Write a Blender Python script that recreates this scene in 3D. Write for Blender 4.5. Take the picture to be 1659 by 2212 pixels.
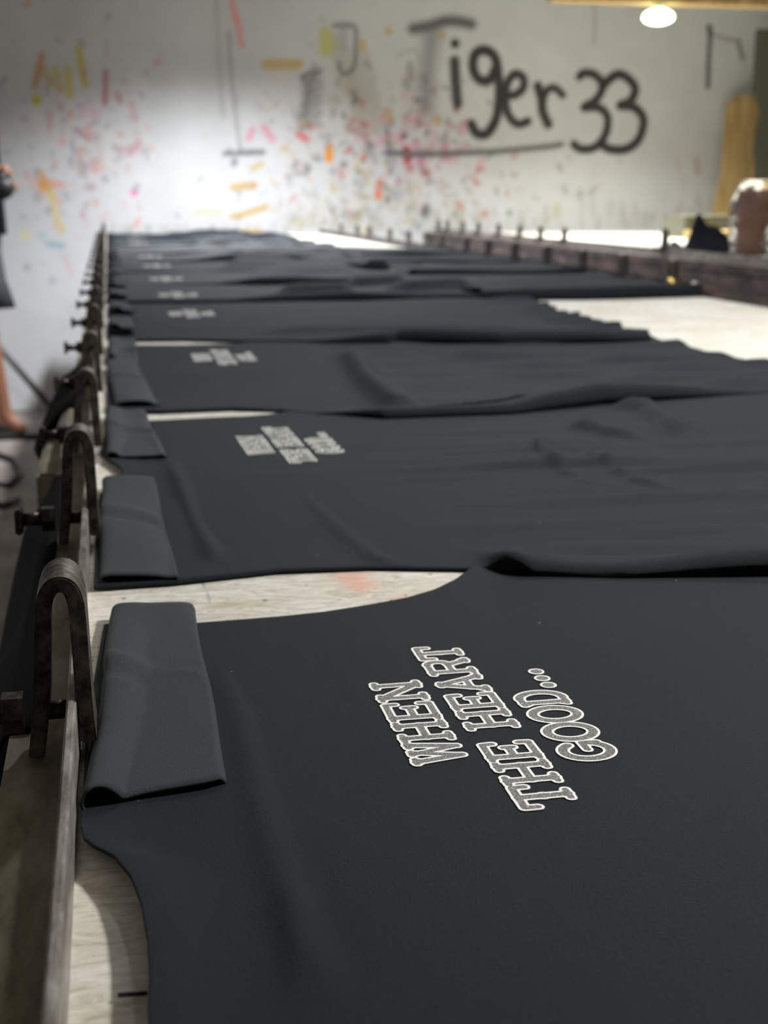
import bpy, bmesh, math, random
import numpy as np
from mathutils import Vector, noise
random.seed(7); RNG = np.random.RandomState(5)
for o in list(bpy.data.objects): bpy.data.objects.remove(o)
scn = bpy.context.scene; COL = scn.collection

# ------------------------------------------------------------------ camera
TZ = 0.85            # table top height above the floor
CH = 0.16            # camera height above the table top
F = 2900.0           # focal length in pixels of the 1659 x 2212 frame
TH = math.atan(678 / F); YAW = math.atan(599.5 / F * math.cos(TH))
S_, C_ = math.sin(TH), math.cos(TH)
cd = bpy.data.cameras.new('camera'); cam = bpy.data.objects.new('camera', cd); COL.objects.link(cam)
cam.location = (0, 0, TZ + CH); cam.rotation_euler = (math.pi / 2 - TH, 0, -YAW)
cd.sensor_fit = 'VERTICAL'; cd.sensor_height = 36.0; cd.lens = F / 2212 * 36
cd.clip_start = 0.01; cd.clip_end = 60
cd.dof.use_dof = True; cd.dof.focus_distance = 0.40; cd.dof.aperture_fstop = 20
scn.camera = cam

# ------------------------------------------------------------------ world, lights, exposure
w = bpy.data.worlds.new('world'); scn.world = w; w.use_nodes = True
w.node_tree.nodes['Background'].inputs[0].default_value = (0.62, 0.64, 0.7, 1)
w.node_tree.nodes['Background'].inputs[1].default_value = 0.05
scn.view_settings.view_transform = 'Standard'; scn.view_settings.look = 'None'
scn.view_settings.gamma = 1.0; scn.view_settings.exposure = 0.0
def spot(name, x, y, z, energy, color, deg=150, blend=0.7, size=0.06, aim=None):
    d = bpy.data.lights.new(name, 'SPOT'); d.energy = energy; d.color = color
    d.spot_size = math.radians(deg); d.spot_blend = blend; d.shadow_soft_size = size
    o = bpy.data.objects.new(name, d); COL.objects.link(o); o.location = (x, y, TZ + z)
    if aim:
        o.rotation_euler = (Vector((aim[0], aim[1], TZ + aim[2])) - o.location).to_track_quat('-Z', 'Y').to_euler()
    return o
COOL = (0.93, 0.95, 1.0); WARM = (0.99, 1.0, 0.91)
spot('lamp_light', 0.52, 5.55, 1.22, 280, COOL, 137, 0.8)
spot('lamp_light', 0.52, 3.9, 1.22, 95, COOL, 136)
spot('lamp_light', 0.62, 2.1, 1.22, 46, COOL, 140)
spot('lamp_light', 2.26, 5.45, 0.82, 180, WARM, 152, 0.8)
spot('lamp_light', 2.1, 3.3, 1.2, 30, WARM, 136)
spot('lamp_light', 1.20, 0.62, 1.0, 128, (1.0, 0.985, 0.94))  # unseen side light, added to brighten the near table and cloth

# ------------------------------------------------------------------ pixel helpers (measuring rays of the camera above)
def ray(x, y):
    u = (x - 829.5) / F; v = -(y - 1106) / F
    fw = C_ + v * S_
    return (u * math.cos(YAW) + fw * math.sin(YAW), fw * math.cos(YAW) - u * math.sin(YAW), v * C_ - S_)
def P(x, y, z=0.0):
    r = ray(x, y); t = (z - CH) / r[2]; return (r[0] * t, r[1] * t)
def atY(x, y, Y):
    r = ray(x, y); k = Y / r[1]; return (r[0] * k, CH + r[2] * k)

# ------------------------------------------------------------------ materials
def mat(name, col=(0.5, 0.5, 0.5), rough=0.7, metal=0.0, **kw):
    m = bpy.data.materials.new(name); m.use_nodes = True
    b = m.node_tree.nodes['Principled BSDF']
    b.inputs['Base Color'].default_value = (*col, 1); b.inputs['Roughness'].default_value = rough
    b.inputs['Metallic'].default_value = metal
    for k, v in kw.items(): b.inputs[k.replace('_', ' ')].default_value = v
    return m
def N(m, t, **kw):
    n = m.node_tree.nodes.new(t)
    for k, v in kw.items():
        if k in n.inputs: n.inputs[k].default_value = v
        else: setattr(n, k, v)
    return n
def L(m, a, b): m.node_tree.links.new(a, b)
def bsdf(m): return m.node_tree.nodes['Principled BSDF']
def coords(m, scale=(1, 1, 1), kind='Object'):
    tc = N(m, 'ShaderNodeTexCoord'); mp = N(m, 'ShaderNodeMapping'); mp.inputs['Scale'].default_value = scale
    L(m, tc.outputs[kind], mp.inputs['Vector']); return mp.outputs['Vector']
def ramp(m, fac, stops):
    r = N(m, 'ShaderNodeValToRGB'); L(m, fac, r.inputs['Fac']); e = r.color_ramp.elements
    while len(e) < len(stops): e.new(0.5)
    for el, (p, c) in zip(e, stops): el.position = p; el.color = (*c, 1) if len(c) == 3 else c
    return r.outputs['Color']
def ntex(m, vec, scale, detail=4, rough=0.6, dist=0.0):
    n = N(m, 'ShaderNodeTexNoise'); n.inputs['Scale'].default_value = scale; n.inputs['Detail'].default_value = detail
    n.inputs['Roughness'].default_value = rough; n.inputs['Distortion'].default_value = dist
    L(m, vec, n.inputs['Vector']); return n.outputs['Fac']
def mix(m, fac, a, b, mode='MIX'):
    n = N(m, 'ShaderNodeMix'); n.data_type = 'RGBA'; n.blend_type = mode
    for s, v in ((n.inputs[0], fac), (n.inputs[6], a), (n.inputs[7], b)):
        if hasattr(v, 'node'): L(m, v, s)
        else: s.default_value = v if not isinstance(v, tuple) else (*v, 1)
    return n.outputs[2]
def bump(m, h, strength=0.3, dist=0.001):
    b = N(m, 'ShaderNodeBump'); b.inputs['Strength'].default_value = strength; b.inputs['Distance'].default_value = dist
    L(m, h, b.inputs['Height']); L(m, b.outputs['Normal'], bsdf(m).inputs['Normal'])

def fabric_mat(name, c0, c1, sheen):
    m = mat(name, c0, 0.64, Sheen_Weight=sheen, Sheen_Roughness=0.4, Specular_IOR_Level=0.24)
    bsdf(m).inputs['Specular Tint'].default_value = (0.82, 0.93, 1.0, 1)
    bsdf(m).inputs['Sheen Tint'].default_value = (0.8, 0.93, 1.0, 1)
    v = coords(m, kind='Object')
    f = ntex(m, v, 2600, 3, 0.75)
    col = ramp(m, f, [(0.36, c0), (0.7, c1)])
    big = ntex(m, v, 14, 3)
    col = mix(m, 0.35, col, ramp(m, big, [(0.35, (0.6, 0.6, 0.66)), (0.65, (1, 1, 1))]), 'MULTIPLY')
    vo = N(m, 'ShaderNodeTexVoronoi'); vo.inputs['Scale'].default_value = 42; L(m, v, vo.inputs['Vector'])
    lint = ramp(m, vo.outputs['Distance'], [(0.012, (1, 1, 1)), (0.022, (0, 0, 0))])
    col = mix(m, lint, col, (0.35, 0.36, 0.36))
    L(m, col, bsdf(m).inputs['Base Color'])
    bump(m, ntex(m, v, 1500, 4, 0.8), 0.8, 0.0007)
    return m
M_FAB = fabric_mat('charcoal_jersey', (0.0030, 0.0044, 0.0070), (0.0095, 0.0125, 0.0170), 0.02)
M_BACK = fabric_mat('jersey_reverse_brushed', (0.020, 0.025, 0.027), (0.062, 0.071, 0.074), 0.05)

M_STEEL = mat('worn_dark_steel', (0.05, 0.04, 0.033), 0.42, 0.85)
v = coords(M_STEEL); f = ntex(M_STEEL, v, 160, 6, 0.7)
L(M_STEEL, ramp(M_STEEL, f, [(0.35, (0.035, 0.024, 0.018)), (0.55, (0.16, 0.14, 0.12)), (0.75, (0.36, 0.33, 0.29))]), bsdf(M_STEEL).inputs['Base Color'])
L(M_STEEL, ramp(M_STEEL, f, [(0.3, (0.65, 0.65, 0.65)), (0.7, (0.34, 0.34, 0.34))]), bsdf(M_STEEL).inputs['Roughness'])
bump(M_STEEL, f, 0.4, 0.0006)
M_RAIL = mat('scuffed_rail_steel', (0.2, 0.18, 0.16), 0.4, 0.6)
v = coords(M_RAIL, (1, 0.25, 1)); f = ntex(M_RAIL, v, 130, 6, 0.75)
L(M_RAIL, ramp(M_RAIL, f, [(0.3, (0.10, 0.07, 0.055)), (0.5, (0.34, 0.31, 0.28)), (0.72, (0.66, 0.63, 0.59))]), bsdf(M_RAIL).inputs['Base Color'])
bump(M_RAIL, f, 0.5, 0.0006)
M_RAIL2 = mat('stained_rail_steel', (0.2, 0.18, 0.16), 0.6, 0.25)
v = coords(M_RAIL2, (1, 0.4, 1)); f = ntex(M_RAIL2, v, 26, 6, 0.7)
L(M_RAIL2, ramp(M_RAIL2, f, [(0.32, (0.025, 0.018, 0.018)), (0.5, (0.07, 0.054, 0.052)), (0.64, (0.17, 0.10, 0.09)), (0.76, (0.24, 0.21, 0.19))]), bsdf(M_RAIL2).inputs['Base Color'])

M_TOP = mat('painted_tabletop', (0.6, 0.58, 0.54), 0.62)
v = coords(M_TOP, (0.35, 1.0, 1.0)); f = ntex(M_TOP, v, 210, 6, 0.75, 1.2)
c = ramp(M_TOP, f, [(0.30, (0.34, 0.31, 0.24)), (0.45, (0.60, 0.575, 0.51)), (0.62, (0.78, 0.76, 0.72))])
v2 = coords(M_TOP); f2 = ntex(M_TOP, v2, 9, 5, 0.6)
c = mix(M_TOP, 0.6, c, ramp(M_TOP, f2, [(0.35, (0.74, 0.68, 0.56)), (0.6, (1, 1, 1))]), 'MULTIPLY')
vo = N(M_TOP, 'ShaderNodeTexVoronoi'); vo.inputs['Scale'].default_value = 75; L(M_TOP, v2, vo.inputs['Vector'])
c = mix(M_TOP, ramp(M_TOP, vo.outputs['Distance'], [(0.05, (1, 1, 1)), (0.10, (0, 0, 0))]), c, (0.16, 0.12, 0.07))
def blob(c, x, y, rx, ry, colr, fac, scale=60):
    mp = N(M_TOP, 'ShaderNodeMapping'); tc = N(M_TOP, 'ShaderNodeTexCoord')
    mp.inputs['Location'].default_value = (-x / rx, -y / ry, 0); mp.inputs['Scale'].default_value = (1 / rx, 1 / ry, 0)
    L(M_TOP, tc.outputs['Object'], mp.inputs['Vector'])
    ln = N(M_TOP, 'ShaderNodeVectorMath', operation='LENGTH'); L(M_TOP, mp.outputs[0], ln.inputs[0])
    nz = N(M_TOP, 'ShaderNodeMath', operation='MULTIPLY_ADD'); L(M_TOP, ntex(M_TOP, v2, scale, 4), nz.inputs[0]); nz.inputs[1].default_value = 1.6
    L(M_TOP, ln.outputs['Value'], nz.inputs[2])
    return mix(M_TOP, ramp(M_TOP, nz.outputs[0], [(0.0, (fac,) * 3), (0.999, (0, 0, 0))]) if False else ramp(M_TOP, scaled(M_TOP, nz.outputs[0], 0.5), [(0.5, (fac,) * 3), (0.85, (0, 0, 0))]), c, colr)
def scaled(m, s, k):
    n = N(m, 'ShaderNodeMath', operation='MULTIPLY'); L(m, s, n.inputs[0]); n.inputs[1].default_value = k; return n.outputs[0]
c = blob(c, 0.0985, 0.545, 0.012, 0.03, (0.72, 0.30, 0.20), 0.6)
c = blob(c, 0.112, 0.512, 0.010, 0.02, (0.72, 0.30, 0.24), 0.45)
c = blob(c, *P(290, 1325), 0.011, 0.007, (0.25, 0.19, 0.10), 0.8)
c = blob(c, *P(500, 1305), 0.016, 0.008, (0.45, 0.38, 0.22), 0.6)
c = blob(c, *P(572, 1297), 0.002, 0.003, (0.12, 0.14, 0.09), 0.9)
c = blob(c, *P(438, 1258), 0.0012, 0.012, (0.20, 0.22, 0.32), 0.75, 20)
c = blob(c, *P(450, 1290), 0.0012, 0.012, (0.24, 0.26, 0.36), 0.6, 20)
c = blob(c, *P(950, 1308), 0.03, 0.0008, (0.22, 0.18, 0.15), 0.7, 15)
L(M_TOP, c, bsdf(M_TOP).inputs['Base Color']); bump(M_TOP, f, 0.6, 0.0006)

M_CREAM = mat('cream_painted_wood', (0.55, 0.47, 0.28), 0.6)
v = coords(M_CREAM, (1, 0.3, 1)); f = ntex(M_CREAM, v, 60, 6, 0.7)
L(M_CREAM, ramp(M_CREAM, f, [(0.3, (0.20, 0.15, 0.10)), (0.45, (0.44, 0.37, 0.24)), (0.65, (0.66, 0.60, 0.46))]), bsdf(M_CREAM).inputs['Base Color'])
M_WOOD = mat('bare_plywood', (0.5, 0.33, 0.14), 0.65)
v = coords(M_WOOD, (8, 8, 1)); f = ntex(M_WOOD, v, 5, 5, 0.6)
L(M_WOOD, ramp(M_WOOD, f, [(0.35, (0.40, 0.25, 0.09)), (0.65, (0.62, 0.44, 0.20))]), bsdf(M_WOOD).inputs['Base Color'])
M_OLIVE = mat('grey_green_board', (0.12, 0.12, 0.09), 0.7)
M_FLOOR = mat('stained_concrete', (0.2, 0.17, 0.15), 0.55)
v = coords(M_FLOOR); f = ntex(M_FLOOR, v, 3.2, 7, 0.65)
L(M_FLOOR, ramp(M_FLOOR, f, [(0.3, (0.15, 0.125, 0.105)), (0.5, (0.28, 0.245, 0.215)), (0.7, (0.42, 0.37, 0.34))]), bsdf(M_FLOOR).inputs['Base Color'])
M_PLASTER = mat('old_plaster', (0.6, 0.6, 0.6), 0.85)
v = coords(M_PLASTER); f = ntex(M_PLASTER, v, 2.5, 5)
L(M_PLASTER, ramp(M_PLASTER, f, [(0.3, (0.5, 0.5, 0.5)), (0.7, (0.66, 0.66, 0.65))]), bsdf(M_PLASTER).inputs['Base Color'])
M_DARKCLOTH = fabric_mat('black_jersey', (0.003, 0.0035, 0.006), (0.006, 0.0065, 0.010), 0.0); bsdf(M_DARKCLOTH).inputs['Specular IOR Level'].default_value = 0.08
M_SKIN = mat('skin', (0.30, 0.13, 0.075), 0.5)
M_HAIR = mat('black_hair', (0.01, 0.009, 0.008), 0.6)
M_BLACK = mat('black_rubber', (0.012, 0.012, 0.014), 0.5)
M_GREYSHORT = mat('grey_cotton', (0.045, 0.047, 0.055), 0.9)
M_PIPE = mat('grey_pipe', (0.12, 0.11, 0.11), 0.5, 0.3)
M_BROWN = mat('brown_card', (0.20, 0.085, 0.045), 0.7)
M_BRASS = mat('brass', (0.75, 0.52, 0.16), 0.3, 0.9)
M_PLASTIC = mat('clear_film', (0.85, 0.85, 0.86), 0.18)
bsdf(M_PLASTIC).inputs['Transmission Weight'].default_value = 0.96; bsdf(M_PLASTIC).inputs['IOR'].default_value = 1.07
M_BULB = mat('lit_diffuser', (0.9, 0.95, 0.85), 0.4); bsdf(M_BULB).inputs['Emission Color'].default_value = (0.85, 1.0, 0.72, 1); bsdf(M_BULB).inputs['Emission Strength'].default_value = 7
M_SOCKET = mat('green_white_socket', (0.5, 0.6, 0.42), 0.5)

# ------------------------------------------------------------------ mesh helpers
def link(name, me, m=None, parent=None, smooth=True):
    if m is not None and not me.materials: me.materials.append(m)
    o = bpy.data.objects.new(name, me); COL.objects.link(o)
    if parent is not None: o.parent = parent
    if smooth:
        me.polygons.foreach_set('use_smooth', [True] * len(me.polygons))
    return o
def mesh(name, V, Fc, m=None, parent=None, smooth=True):
    me = bpy.data.meshes.new(name); me.from_pydata([tuple(p) for p in V], [], Fc); me.update()
    return link(name, me, m, parent, smooth)
def tag(o, label=None, cat=None, group=None, kind=None):
    if label: o['label'] = label
    if cat: o['category'] = cat
    if group: o['group'] = group
    if kind: o['kind'] = kind
    return o
def empty(name, loc=(0, 0, 0), rz=0):
    o = bpy.data.objects.new(name, None); COL.objects.link(o); o.location = loc; o.rotation_euler = (0, 0, rz)
    o.empty_display_size = 0.05; return o
class MB:
    def __init__(s): s.bm = bmesh.new()
    def box(s, x0, x1, y0, y1, z0, z1, bev=0):
        r = bmesh.ops.create_cube(s.bm, size=1); vs = r['verts']
        for q in vs: q.co = Vector(((x0 + x1) / 2 + q.co.x * (x1 - x0), (y0 + y1) / 2 + q.co.y * (y1 - y0), (z0 + z1) / 2 + q.co.z * (z1 - z0)))
        if bev:
            es = list({e for q in vs for e in q.link_edges}); bmesh.ops.bevel(s.bm, geom=es, offset=bev, segments=2, affect='EDGES')
        return s
    def tube(s, pts, rad, n=10, cap=True):
        rad = rad if hasattr(rad, '__len__') else [rad] * len(pts)
        pts = [Vector(p) for p in pts]; rings = []
        up = Vector((0, 0, 1))
        for i, p in enumerate(pts):
            t = (pts[min(i + 1, len(pts) - 1)] - pts[max(i - 1, 0)]).normalized()
            a = t.cross(up) if abs(t.dot(up)) < 0.95 else t.cross(Vector((1, 0, 0)))
            a.normalize(); b = t.cross(a)
            rings.append([s.bm.verts.new(p + (a * math.cos(2 * math.pi * k / n) + b * math.sin(2 * math.pi * k / n)) * rad[i]) for k in range(n)])
        for i in range(len(rings) - 1):
            for k in range(n): s.bm.faces.new((rings[i][k], rings[i][(k + 1) % n], rings[i + 1][(k + 1) % n], rings[i + 1][k]))
        if cap: s.bm.faces.new(rings[0][::-1]); s.bm.faces.new(rings[-1])
        return s
    def rings(s, rr, cap=True):
        rv = [[s.bm.verts.new(p) for p in r] for r in rr]; n = len(rv[0])
        for i in range(len(rv) - 1):
            for k in range(n): s.bm.faces.new((rv[i][k], rv[i][(k + 1) % n], rv[i + 1][(k + 1) % n], rv[i + 1][k]))
        if cap: s.bm.faces.new(rv[0][::-1]); s.bm.faces.new(rv[-1])
        return s
    def build(s, name, m, parent=None, smooth=True):
        bmesh.ops.recalc_face_normals(s.bm, faces=s.bm.faces)
        me = bpy.data.meshes.new(name); s.bm.to_mesh(me); s.bm.free()
        return link(name, me, m, parent, smooth)
def flat(name, mb, m, parent=None): return mb.build(name, m, parent, smooth=False)
def copy_tree(o, parent=None):
    c = o.copy(); COL.objects.link(c)
    if parent is not None: c.parent = parent
    for ch in list(o.children): copy_tree(ch, c)
    return c
def solid(o, t, off=0):
    md = o.modifiers.new('thick', 'SOLIDIFY'); md.thickness = t; md.offset = off; return o

# ------------------------------------------------------------------ the room
WY = 6.72
X0, X1, Z1 = -1.5, 4.4, 1.75
fl = flat('floor', MB().box(X0 - .1, X1 + .1, -2.5, WY + .1, -0.1, 0), M_FLOOR); tag(fl, kind='structure')
ce = flat('ceiling', MB().box(X0 - .1, X1 + .1, -2.5, WY + .1, TZ + Z1, TZ + Z1 + .1), M_PLASTER); tag(ce, kind='structure')
wl = flat('wall_left', MB().box(X0 - .1, X0, -2.5, WY, 0, TZ + Z1), M_PLASTER); tag(wl, kind='structure')
wr = flat('wall_right', MB().box(X1, X1 + .1, -2.5, WY, 0, TZ + Z1), M_PLASTER); tag(wr, kind='structure')

# the back wall: painted marks and graffiti as paint colour on a fine grid
def build_wall():
    xa, xb, za, zb = X0, X1, -TZ, Z1
    d = 0.0085
    nx = int((xb - xa) / d); nz = int((zb - za) / d)
    gx = np.linspace(xa, xb, nx); gz = np.linspace(za, zb, nz)
    GX, GZ = np.meshgrid(gx, gz)
    col = np.ones((nz, nx, 3)) * np.array([0.66, 0.665, 0.67])
    def vn(s, seed):
        r = np.random.RandomState(seed); a = np.zeros_like(GX)
        for k in range(10):
            th = r.rand() * 6.28; fq = s * (0.6 + r.rand() * 1.6)
            a += np.sin(fq * (GX * math.cos(th) + GZ * math.sin(th)) + r.rand() * 6.28 + 1.5 * np.sin(fq * .5 * GZ + r.rand() * 6))
        return a / 5
    col *= (1 + 0.025 * vn(5, 1) + 0.02 * vn(25, 2))[..., None]
    K = WY / 2900 * 1.02; INKK = 1.35
    def paint(mask, c):
        m_ = np.clip(mask, 0, 1)[..., None]; col[:] = col * (1 - m_) + np.array(c) * m_
    def stroke(pts, rpx, c, op=0.9, soft=0.6):
        W = [atY(px, py, WY) for px, py in pts]
        if len(W) == 1: W = W * 2
        r = rpx * K
        lo = (min(p[0] for p in W) - 3 * r, min(p[1] for p in W) - 3 * r); hi = (max(p[0] for p in W) + 3 * r, max(p[1] for p in W) + 3 * r)
        ix = (gx > lo[0]) & (gx < hi[0]); iz = (gz > lo[1]) & (gz < hi[1])
        if not ix.any() or not iz.any(): return
        a, b = np.where(ix)[0][[0, -1]]; e, g = np.where(iz)[0][[0, -1]]
        x = GX[e:g + 1, a:b + 1]; z = GZ[e:g + 1, a:b + 1]; D = np.full_like(x, 9.)
        if c == INK or tuple(c) == (0.035, 0.035, 0.035): r = r * (1.28 if rpx > 6.5 else 1)
        for (x1, z1), (x2, z2) in zip(W[:-1], W[1:]):
            dx, dz = x2 - x1, z2 - z1; t = np.clip(((x - x1) * dx + (z - z1) * dz) / (dx * dx + dz * dz + 1e-9), 0, 1)
            D = np.minimum(D, np.hypot(x - x1 - t * dx, z - z1 - t * dz))
        m_ = op * np.clip((r * (1 + soft) - D) / (r * 2 * soft + 1e-6), 0, 1)
        m_ = m_ * m_ * (3 - 2 * m_) if soft > .3 else m_
        sub = col[e:g + 1, a:b + 1]; sub[:] = sub * (1 - m_[..., None]) + np.array(c) * m_[..., None]
    def curve(pts, n=8):
        P_ = [pts[0]] + list(pts) + [pts[-1]]; out = []
        for i in range(1, len(P_) - 2):
            p0, p1, p2, p3 = [np.array(q, float) for q in P_[i - 1:i + 3]]
            for k in range(n):
                t = k / n; out.append(tuple(0.5 * (2 * p1 + (p2 - p0) * t + (2 * p0 - 5 * p1 + 4 * p2 - p3) * t * t + (3 * p1 - p0 - 3 * p2 + p3) * t ** 3)))
        out.append(pts[-1]); return out
    INK = (0.035, 0.035, 0.035); GR = (0.28, 0.29, 0.3)
    # dirt band above the table line and pale drips
    r = np.random.RandomState(11)
    for k in range(150):
        x = r.uniform(600, 1540); y = 500 - abs(r.normal(0, 22)) ; L_ = r.uniform(6, 40)
        stroke([(x, y), (x + r.uniform(-3, 3), y - L_)], r.uniform(3, 9), [(0.40, 0.37, 0.26), (0.34, 0.31, 0.24), (0.46, 0.42, 0.33)][k % 3], r.uniform(.15, .45), .8)
    for k in range(60):
        x = r.uniform(230, 620); stroke([(x, 500), (x, 500 - r.uniform(3, 16))], 5, (0.35, 0.33, 0.28), .3, .8)
    # brightest lamp light on the wall, painted in as pale patches
    stroke([(400, 70), (405, 400)], 36, (0.78, 0.79, 0.80), .35, .9)
    stroke([(600, 330), (560, 480)], 70, (0.76, 0.76, 0.77), .3, .9)
    # beige strip where something was taken down
    for i in range(20):
        t = i / 19; stroke([(722 + 62 * t, 110 + 175 * t), (790 + 40 * t, 110 + 175 * t)], 10, (0.46, 0.44, 0.36), .34, .5)
    stroke([(715, 110), (760, 150), (775, 230), (790, 280)], 24, (0.45, 0.43, 0.35), .35, .7)
    # yellow squares and tapes
    Y_ = (0.62, 0.52, 0.05); OC = (0.62, 0.42, 0.12); OR = (0.85, 0.32, 0.01); RD = (0.55, 0.06, 0.05); PK = (0.75, 0.30, 0.42); BL = (0.25, 0.30, 0.42)
    stroke([(703, 72), (703, 108)], 13, (0.60, 0.58, 0.16), .8, .3); stroke([(722, 80), (722, 100)], 10, (0.50, 0.52, 0.22), .6, .4)
    stroke([(782, 90), (784, 105)], 7, OC, .7, .4)
    stroke([(575, 139), (645, 139)], 10, OC, .8, .3); stroke([(595, 165), (625, 166)], 12, (0.66, 0.52, 0.42), .35, .6)
    # sprayed U mark
    stroke(curve([(722, 55), (765, 58), (768, 100), (766, 140), (750, 160), (735, 152), (732, 135)]), 5, (0.16, 0.16, 0.16), .75, .7)
    stroke([(742, 60), (742, 100)], 12, GR, .5, .8)
    # cables running down the wall
    stroke([(467, 0), (474, 150), (482, 250)], 6, (0.42, 0.42, 0.43), .5, .6)
    stroke([(494, 70), (500, 170), (512, 270), (520, 325)], 4.5, (0.36, 0.36, 0.36), .65, .6)
    stroke([(501, 0), (506, 30), (516, 60), (522, 100)], 5, (0.85, 0.33, 0.32), .9, .3); stroke([(508, 30), (514, 50)], 6, (0.85, 0.33, 0.32), .8, .3)
    stroke([(485, 332), (570, 330)], 5, (0.12, 0.12, 0.12), .75, .7)
    for x in (495, 520, 535, 548, 562): stroke([(x, 325)], 5, (0.12, 0.12, 0.12), .6, .6)
    stroke([(505, 405), (548, 400)], 8, OC, .85, .3); stroke([(502, 468), (530, 462), (575, 447)], 6, OC, .85, .3)
    stroke([(545, 365), (565, 353)], 7, OC, .6, .5); stroke([(520, 500), (560, 499)], 5, OC, .8, .3)
    stroke([(425, 458), (475, 458)], 7, (0.62, 0.62, 0.36), .6, .6)
    stroke([(546, 280), (536, 300)], 7, PK, .7, .5); stroke([(570, 275), (588, 300)], 8, PK, .7, .5)
    # left cluster
    stroke([(90, 120), (84, 150), (75, 185)], 7, (0.60, 0.30, 0.18), .8, .4)
    stroke([(170, 105), (177, 150), (184, 185)], 7, Y_, .75, .4); stroke([(145, 150), (150, 205)], 9, Y_, .65, .5)
    stroke([(120, 150), (124, 185)], 8, Y_, .6, .5); stroke([(95, 150), (108, 180)], 9, OC, .6, .5)
    stroke([(79, 216)], 11, Y_, .9, .3)
    stroke([(228, 155), (227, 225)], 6, (0.50, 0.14, 0.18), .7, .4); stroke([(255, 205), (260, 218)], 7, (0.5, 0.2, 0.25), .6, .5)
    stroke([(180, 235), (205, 245)], 16, (0.72, 0.45, 0.55), .55, .7); stroke([(165, 280), (190, 300)], 7, (0.5, 0.2, 0.25), .6, .5)
    stroke([(108, 240), (107, 275)], 7, (0.65, 0.3, 0.28), .5, .5); stroke([(96, 400)], 15, OR, .8, .5)
    stroke([(85, 370), (112, 425)], 7, OC, .7, .5); stroke([(110, 415), (125, 480), (133, 497)], 8, (0.75, 0.58, 0.25), .7, .5)
    stroke([(110, 395), (135, 400)], 8, (0.75, 0.35, 0.25), .6, .5); stroke([(290, 416)], 8, (0.85, 0.2, 0.5), .85, .4)
    stroke([(280, 330), (300, 310)], 9, (0.6, 0.25, 0.28), .6, .5); stroke([(262, 325)], 9, (0.6, 0.25, 0.28), .5, .5)
    stroke([(170, 330), (180, 375)], 10, (0.45, 0.30, 0.25), .5, .6); stroke([(210, 290), (215, 350)], 13, (0.5, 0.42, 0.33), .4, .7)
    stroke([(55, 507)], 10, (0.75, 0.70, 0.25), .6, .5); stroke([(90, 510)], 9, (0.3, 0.5, 0.5), .5, .5); stroke([(105, 527), (135, 532)], 7, (0.25, 0.42, 0.50), .6, .5)
    stroke([(140, 560), (155, 590)], 8, (0.7, 0.4, 0.4), .4, .6); stroke([(113, 606)], 9, (0.3, 0.32, 0.42), .5, .6)
    # right of centre cluster
    stroke([(711, 318), (711, 342)], 9, OR, .95, .25)
    stroke(curve([(680, 150), (668, 190), (660, 240), (650, 280)]), 11, (0.25, 0.24, 0.24), .55, .8)
    for k in range(16):
        y = 150 + k * 8; stroke([(655 + r.uniform(-10, 6), y + 6), (692 + r.uniform(-6, 8), y)], 2.2, (0.14, 0.13, 0.13), .7, .6)
    stroke([(645, 290), (660, 300)], 8, (0.75, 0.2, 0.18), .8, .4); stroke([(785, 340)], 8, (0.75, 0.2, 0.18), .8, .4)
    stroke([(820, 395), (817, 425)], 9, (0.75, 0.2, 0.1), .8, .4); stroke([(640, 350), (645, 360)], 9, (0.72, 0.45, 0.5), .5, .6)
    stroke([(878, 325), (880, 342)], 10, (0.50, 0.02, 0.06), .95, .25)
    for c_, n, cx, cy, sx, sy in ((RD, 60, 860, 330, 110, 95), (INK, 80, 810, 330, 120, 95), (PK, 55, 890, 280, 60, 50), ((0.7, 0.3, 0.25), 70, 180, 300, 85, 110),
                                  ((0.35, 0.35, 0.38), 90, 170, 330, 95, 120), (OC, 30, 760, 380, 90, 70), (BL, 30, 820, 400, 110, 60), ((0.62, 0.60, 0.3), 26, 780, 450, 90, 40),
                                  ((0.45, 0.42, 0.33), 60, 800, 440, 140, 40), ((0.5, 0.47, 0.44), 60, 730, 300, 90, 90), ((0.35, 0.33, 0.3), 35, 1120, 420, 200, 70), (RD, 14, 1000, 350, 60, 40)):
        for k in range(int(n * 1.7)):
            x = r.normal(cx, sx); y = r.normal(cy, sy)
            if y > 620 or x > 1500: continue
            a = r.uniform(-1, 1) * 1.2 + 1.4; l = r.uniform(2, 15)
            stroke([(x, y), (x + l * math.cos(a), y + l * math.sin(a))], r.uniform(2, 7.5), c_, r.uniform(.12, .68), .8)
    for x, y in ((840, 67), (954, 76), (943, 262), (838, 250)): stroke([(x, y)], 9, OC, .7, .5)
    # sprayed words: Tiger 33
    stroke(curve([(892, 62), (930, 56), (960, 46), (990, 46), (1018, 52)]), 12, (0.10, 0.10, 0.10), .85, .7)
    stroke([(932, 75), (925, 140), (920, 230)], 22, (0.20, 0.20, 0.21), .62, .8)
    stroke([(983, 94)], 8, INK, .95, .35); stroke([(982, 132), (984, 175), (988, 222)], 9, INK, .95, .3)
    stroke(curve([(1068, 152), (1058, 172), (1036, 172), (1022, 148), (1026, 118), (1046, 108), (1068, 122), (1076, 160), (1078, 205), (1072, 255), (1052, 288), (1030, 288), (1018, 268)]), 8.5, INK, .93, .35)
    stroke(curve([(1092, 205), (1112, 205), (1130, 190), (1130, 168), (1112, 160), (1096, 180), (1092, 215), (1098, 248), (1118, 268), (1140, 262)]), 7.5, INK, .93, .35)
    stroke(curve([(1162, 186), (1170, 215), (1172, 240), (1184, 268)]), 8.5, INK, .93, .35)
    stroke(curve([(1172, 215), (1182, 195), (1198, 190), (1215, 205)]), 7, INK, .9, .4)
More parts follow.
